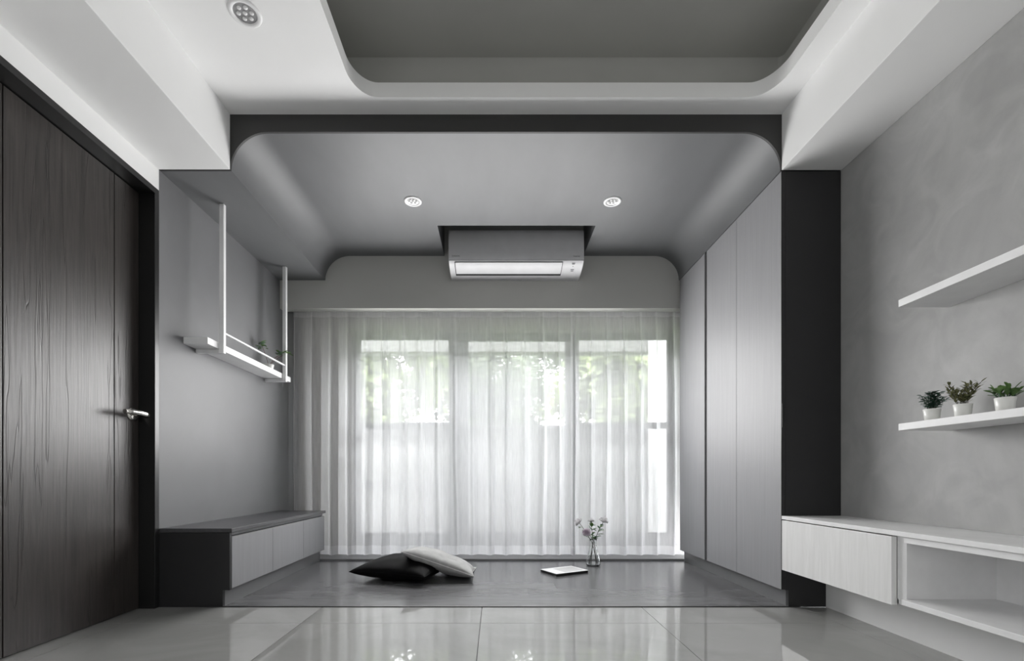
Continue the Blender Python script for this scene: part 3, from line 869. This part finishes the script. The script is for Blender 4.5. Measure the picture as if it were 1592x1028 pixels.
gm = Matrix(((e.x, bb.x, nn.x, mid.x), (e.y, bb.y, nn.y, mid.y), (e.z, bb.z, nn.z, mid.z), (0, 0, 0, 1)))
gfn = cushion_surface(ga, 0.064, 0.42, 0.007, 8)
def gpost(p, side):
    p = p.copy(); lim = max(0.0015, black_top(p) + 0.004)
    if side > 0: lim += 0.006 if lim > 0.01 else 0.001
    p.z = max(p.z, lim); return p
cushion('cushion', 'pale grey linen cushion leaning on the black one', gfn, gm, 'greycloth', post=gpost)

# ------------------------------------------------------------------ magazine
cx, cy = 0.473, 3.265
ang = math.atan2(0.13, 0.236)
mg = thing('magazine', (cx, cy, 0), 'thin white magazine with dark edges lying on the planked floor', 'magazine')
mg.rotation_euler = (0, 0, ang)
link('pages', MB().box(-0.132, 0.132, -0.092, 0.092, 0.001, 0.0165), 'jamb', mg, 0.001, local=True)
link('cover', MB().box(-0.134, 0.134, -0.094, 0.094, 0.0165, 0.0183), 'whiteshelf', mg, local=True)
link('cover', MB().box(-0.134, 0.134, -0.094, 0.094, 0.0, 0.001), 'jamb', mg, local=True)
link('picture', MB().box(-0.05, 0.115, -0.070, 0.066, 0.0183, 0.0186), plain('pale_grey_print', (0.55, 0.55, 0.55), 0.4), mg, local=True)

# ------------------------------------------------------------------ vase and flowers
vx, vy = 0.725, 3.52
va = thing('vase', (vx, vy, 0), 'clear glass flask vase with flowers standing by the curtain', 'vase')
po = [(0.0, 0.001), (0.044, 0.001), (0.051, 0.006), (0.053, 0.016), (0.050, 0.038), (0.041, 0.075), (0.030, 0.115), (0.0235, 0.150), (0.0225, 0.175), (0.026, 0.198), (0.027, 0.200)]
pi_ = [(0.0255, 0.1995), (0.0210, 0.175), (0.0220, 0.150), (0.0285, 0.115), (0.0395, 0.075), (0.0485, 0.038), (0.0512, 0.016), (0.0490, 0.0085), (0.043, 0.006), (0.0, 0.006)]
link('body', MB().lathe(po + pi_, 40, (vx, vy, 0)), 'glass', va)
def bloom(b, c, d, r, rg, rings=5):
    # domed head: rings of broad petals closing over a rounded core
    d = Vector(d).normalized(); a = d.cross(Vector((0.2, 0.9, 0.1))).normalized(); e2 = d.cross(a); c = Vector(c)
    core = []
    for k in range(6):
        t = k / 5 * PI / 2
        core.append((r * 0.62 * math.cos(t), r * 0.50 * math.sin(t)))
    seg = 14; vs = []
    for rr, zz in core:
        for q in range(seg):
            an = 2 * PI * q / seg
            vs.append(c + (a * math.cos(an) + e2 * math.sin(an)) * rr + d * zz)
    b.add(vs, [(i * seg + q, i * seg + (q + 1) % seg, (i + 1) * seg + (q + 1) % seg, (i + 1) * seg + q) for i in range(5) for q in range(seg)], True)
    for ring in range(rings):
        n_ = 16 - ring * 2; tilt = -0.12 + ring * 0.36
        for k in range(n_):
            an = 2 * PI * (k + 0.5 * (ring % 2)) / n_ + rg.uniform(-0.1, 0.1)
            out = a * math.cos(an) + e2 * math.sin(an)
            dr = (out * math.cos(tilt) + d * math.sin(tilt)).normalized()
            base = c + out * r * 0.34 * math.cos(tilt) + d * r * 0.30 * math.sin(max(0, tilt))
            b.leaf(base, dr, d, r * 0.66, r * 0.46, -0.25)
    return b
fx = [('greyish white chrysanthemum on the left of the vase, facing away', (900, 813), 'petal', 0.037, (-0.75, -0.1, 0.6), 3.52, (0.034, 0.012)),
      ('small greyish white bloom in the middle of the bouquet, the rearmost', (919, 811), 'petal', 0.030, (0.1, 0.2, 1.0), 3.55, (-0.010, 0.030)),
      ('greyish white chrysanthemum on the right of the vase, highest bloom', (938, 811), 'petal', 0.039, (0.28, -0.2, 0.9), 3.51, (-0.034, -0.010)),
      ('pale lilac bloom hanging low over the rim of the vase', (912, 828), 'lilac', 0.033, (-0.35, -0.75, 0.55), 3.47, (0.012, -0.034))]
for i, (lab, (px, pyy), mt, r, dr, yy, (fxo, fyo)) in enumerate(fx):
    rg = random.Random(40 + i)
    c0 = Vector(((px - 770) * yy / FPX, yy, H - (pyy - 743) * yy / FPX))
    foot = Vector((vx + fxo, vy + fyo, 0.009))
    neck = Vector((vx + 0.006 * (i - 1.5), vy + 0.004 * (i % 2), 0.170))
    root = thing('flower_stem', foot, lab, 'flower')
    d0 = Vector(dr).normalized()
    link('stem', MB().tube([foot, foot.lerp(neck, 0.5), neck, neck.lerp(c0, 0.55) + Vector((0, 0, 0.008)), c0 - d0 * 0.012, c0], 0.0026, 7, 0.0018), 'stem', root, fix=False)
    link('blossom', bloom(MB(), c0, dr, r, rg), mt, root, fix=False)
    link('calyx', MB().tube([c0 - d0 * 0.010, c0 - d0 * 0.004, c0 + d0 * 0.002], 0.004, 8, 0.010), 'leaf_pale', root, fix=False)
    nl = (4, 15, 13, 5)[i]
    for k in range(nl):
        t = rg.uniform(0.12, 0.8); q = neck.lerp(c0, t)
        a = rg.uniform(0, 2 * PI)
        dd = Vector((math.cos(a) + (0.6 if i in (1, 2) else -0.3), math.sin(a) * 0.7 - 0.2, rg.uniform(-0.1, 0.8)))
        link('leaf', MB().leaf(q, dd, (0, 0, 1), rg.uniform(0.034, 0.052), rg.uniform(0.020, 0.029)), 'leaf_green' if k % 2 else 'leaf_pale', root, fix=False)

# ------------------------------------------------------------------ potted plants
def pot(root, x, y, z, rt, rb, h):
    b = MB().lathe([(0.0, z), (rb - 0.003, z), (rb, z + 0.002), (rt, z + h - 0.001), (rt - 0.001, z + h), (rt - 0.004, z + h), (rt - 0.006, z + h - 0.010), (0.0, z + h - 0.010)], 36, (x, y, 0))
    p = link('pot', b, 'pot', root)
    link('soil', MB().lathe([(rt - 0.0065, z + h - 0.0095), (rt * 0.5, z + h - 0.006), (0.0, z + h - 0.005)], 20, (x, y, 0)), 'soil', p)
zs = ZU(63.9)
PX = U(505)
def shelfpos(px): return PX * FPX / (px - 770)
# 1: round bushy plant with small dark leaves
y = shelfpos(1449); rg = random.Random(51)
r1 = thing('potted_plant', (PX, y, zs), 'small pot with dense dark green round-leaved plant, farthest of the three on the lower shelf', 'plant')
pot(r1, PX, y, zs, 0.0262, 0.0205, 0.050)
sb, fb = MB(), MB()
for k in range(17):
    a = rg.uniform(0, 2 * PI); sp_ = rg.uniform(0.0, 0.034)
    base = Vector((PX + rg.uniform(-0.012, 0.012), y + rg.uniform(-0.012, 0.012), zs + 0.043))
    tip = Vector((PX + math.cos(a) * sp_ * 1.1, y + math.sin(a) * sp_ * 1.1, zs + 0.050 + 0.074 * math.sqrt(max(0.1, 1 - (sp_ / 0.040) ** 2)) * rg.uniform(0.85, 1.0)))
    if k == 0: tip = Vector((PX + 0.046, y - 0.01, zs + 0.086))
    sb.tube([base, base.lerp(tip, 0.5) + Vector((0, 0, 0.006)), tip], 0.0011, 5)
    for q in range(16):
        t = 0.2 + 0.8 * q / 15; p = base.lerp(tip, t); an = q * 2.4 + k
        fb.leaf(p, (math.cos(an), math.sin(an), 0.25), (0, 0, 1), rg.uniform(0.014, 0.019), rg.uniform(0.010, 0.013))
link('stem', sb, 'stem', r1, fix=False)['kind'] = 'stuff'
link('foliage', fb, 'leaf_dark', r1, fix=False)['kind'] = 'stuff'
# 2: feathery olive plant
y = shelfpos(1497); rg = random.Random(52)
r2 = thing('potted_plant', (PX, y, zs), 'small pot with feathery olive green narrow-leaved plant, between the two other shelf plants', 'plant')
pot(r2, PX, y, zs, 0.0262, 0.0205, 0.050)
sb, fb = MB(), MB()
for k in range(14):
    a = 2 * PI * k / 14 + rg.uniform(-0.3, 0.3); sp_ = rg.uniform(0.018, 0.048)
    base = Vector((PX + rg.uniform(-0.012, 0.012), y + rg.uniform(-0.012, 0.012), zs + 0.043))
    tip = Vector((PX + math.cos(a) * sp_, y + math.sin(a) * sp_, zs + 0.050 + rg.uniform(0.036, 0.070)))
    sb.tube([base, base.lerp(tip, 0.5) + Vector((0, 0, 0.008)), tip], 0.0010, 5)
    for q in range(14):
        t = 0.25 + 0.75 * q / 13; p = base.lerp(tip, t); an = q * 2.4 + k
        fb.leaf(p, Vector((math.cos(an), math.sin(an), 0.5)) + (tip - base).normalized() * 0.6, (0, 0, 1), rg.uniform(0.017, 0.026), rg.uniform(0.005, 0.0075))
link('stem', sb, 'stem', r2, fix=False)['kind'] = 'stuff'
link('foliage', fb, 'leaf_olive', r2, fix=False)['kind'] = 'stuff'
# 3: broad fleshy leaves
y = shelfpos(1563); rg = random.Random(53)
r3 = thing('potted_plant', (PX, y, zs), 'pot with fleshy broad bright green leaves, nearest of the three on the lower shelf', 'plant')
pot(r3, PX, y, zs, 0.0262, 0.0210, 0.050)
for cl in range(8):
    a0 = cl * 2.399; rr = 0.006 + 0.010 * (cl % 3) / 2
    cb = Vector((PX + math.cos(a0) * rr, y + math.sin(a0) * rr, zs + 0.042))
    lean = rg.uniform(0.15, 0.8); hh = rg.uniform(0.014, 0.040)
    ct = cb + Vector((math.cos(a0) * lean, math.sin(a0) * lean, 1.0)).normalized() * hh
    link('stem', MB().tube([cb, ct], 0.0022, 6), 'leaf_pale', r3, fix=False)
    for k in range(6):
        a = a0 + k * 2.399 + rg.uniform(-0.4, 0.4); el = rg.uniform(0.25, 1.15)
        q = cb.lerp(ct, 0.45 + 0.55 * k / 5)
        dd = Vector((math.cos(a) * math.cos(el), math.sin(a) * math.cos(el), math.sin(el)))
        link('leaf', MB().leaf(q, dd, (0, 0, 1), rg.uniform(0.026, 0.040), rg.uniform(0.012, 0.017), rg.uniform(-0.1, 0.25), spoon=True), 'leaf_green', r3, fix=False)
# 4: plant on the hanging shelf, two leaf clusters on thin stems
zs4 = ZU(236); yp = YD(1.425); xp4 = U(-502)
r4 = thing('potted_plant', (xp4, yp, zs4), 'white pot with thin red stems and two leaf clusters on the hanging shelf', 'plant')
pot(r4, xp4, yp, zs4, 0.036, 0.026, 0.048)
sb = MB(); rg = random.Random(54)
b0 = Vector((xp4, yp, zs4 + 0.04))
c1 = Vector(((407 - 770) * 1.40 * S, YD(1.40), ZU((743 - 537) * 1.40)))
c2 = Vector(((437 - 770) * 1.45 * S, YD(1.45), ZU((743 - 550) * 1.45)))
c3 = Vector(((448 - 770) * 1.47 * S, YD(1.47), ZU((743 - 549) * 1.47)))
for c_ in (c1, c2, c3): sb.tube([b0, b0.lerp(c_, 0.5) + Vector((0, 0, 0.012)), c_], 0.0016, 6)
link('stem', sb, plain('reddish_stem', (0.12, 0.05, 0.035), 0.6), r4, fix=False)
for c_, nl in ((c1, 15), (c2, 11), (c3, 4)):
    for k in range(nl):
        a = k * 2.399; el = rg.uniform(-0.3, 0.9)
        q = c_ + Vector((rg.uniform(-0.018, 0.018), rg.uniform(-0.02, 0.02), rg.uniform(-0.02, 0.014)))
        link('leaf', MB().leaf(q, (math.cos(a), math.sin(a), math.sin(el)), (0, 0, 1), rg.uniform(0.034, 0.052), rg.uniform(0.020, 0.028)), ('leaf_green', 'leaf_pale', 'leaf_green')[k % 3], r4, fix=False)
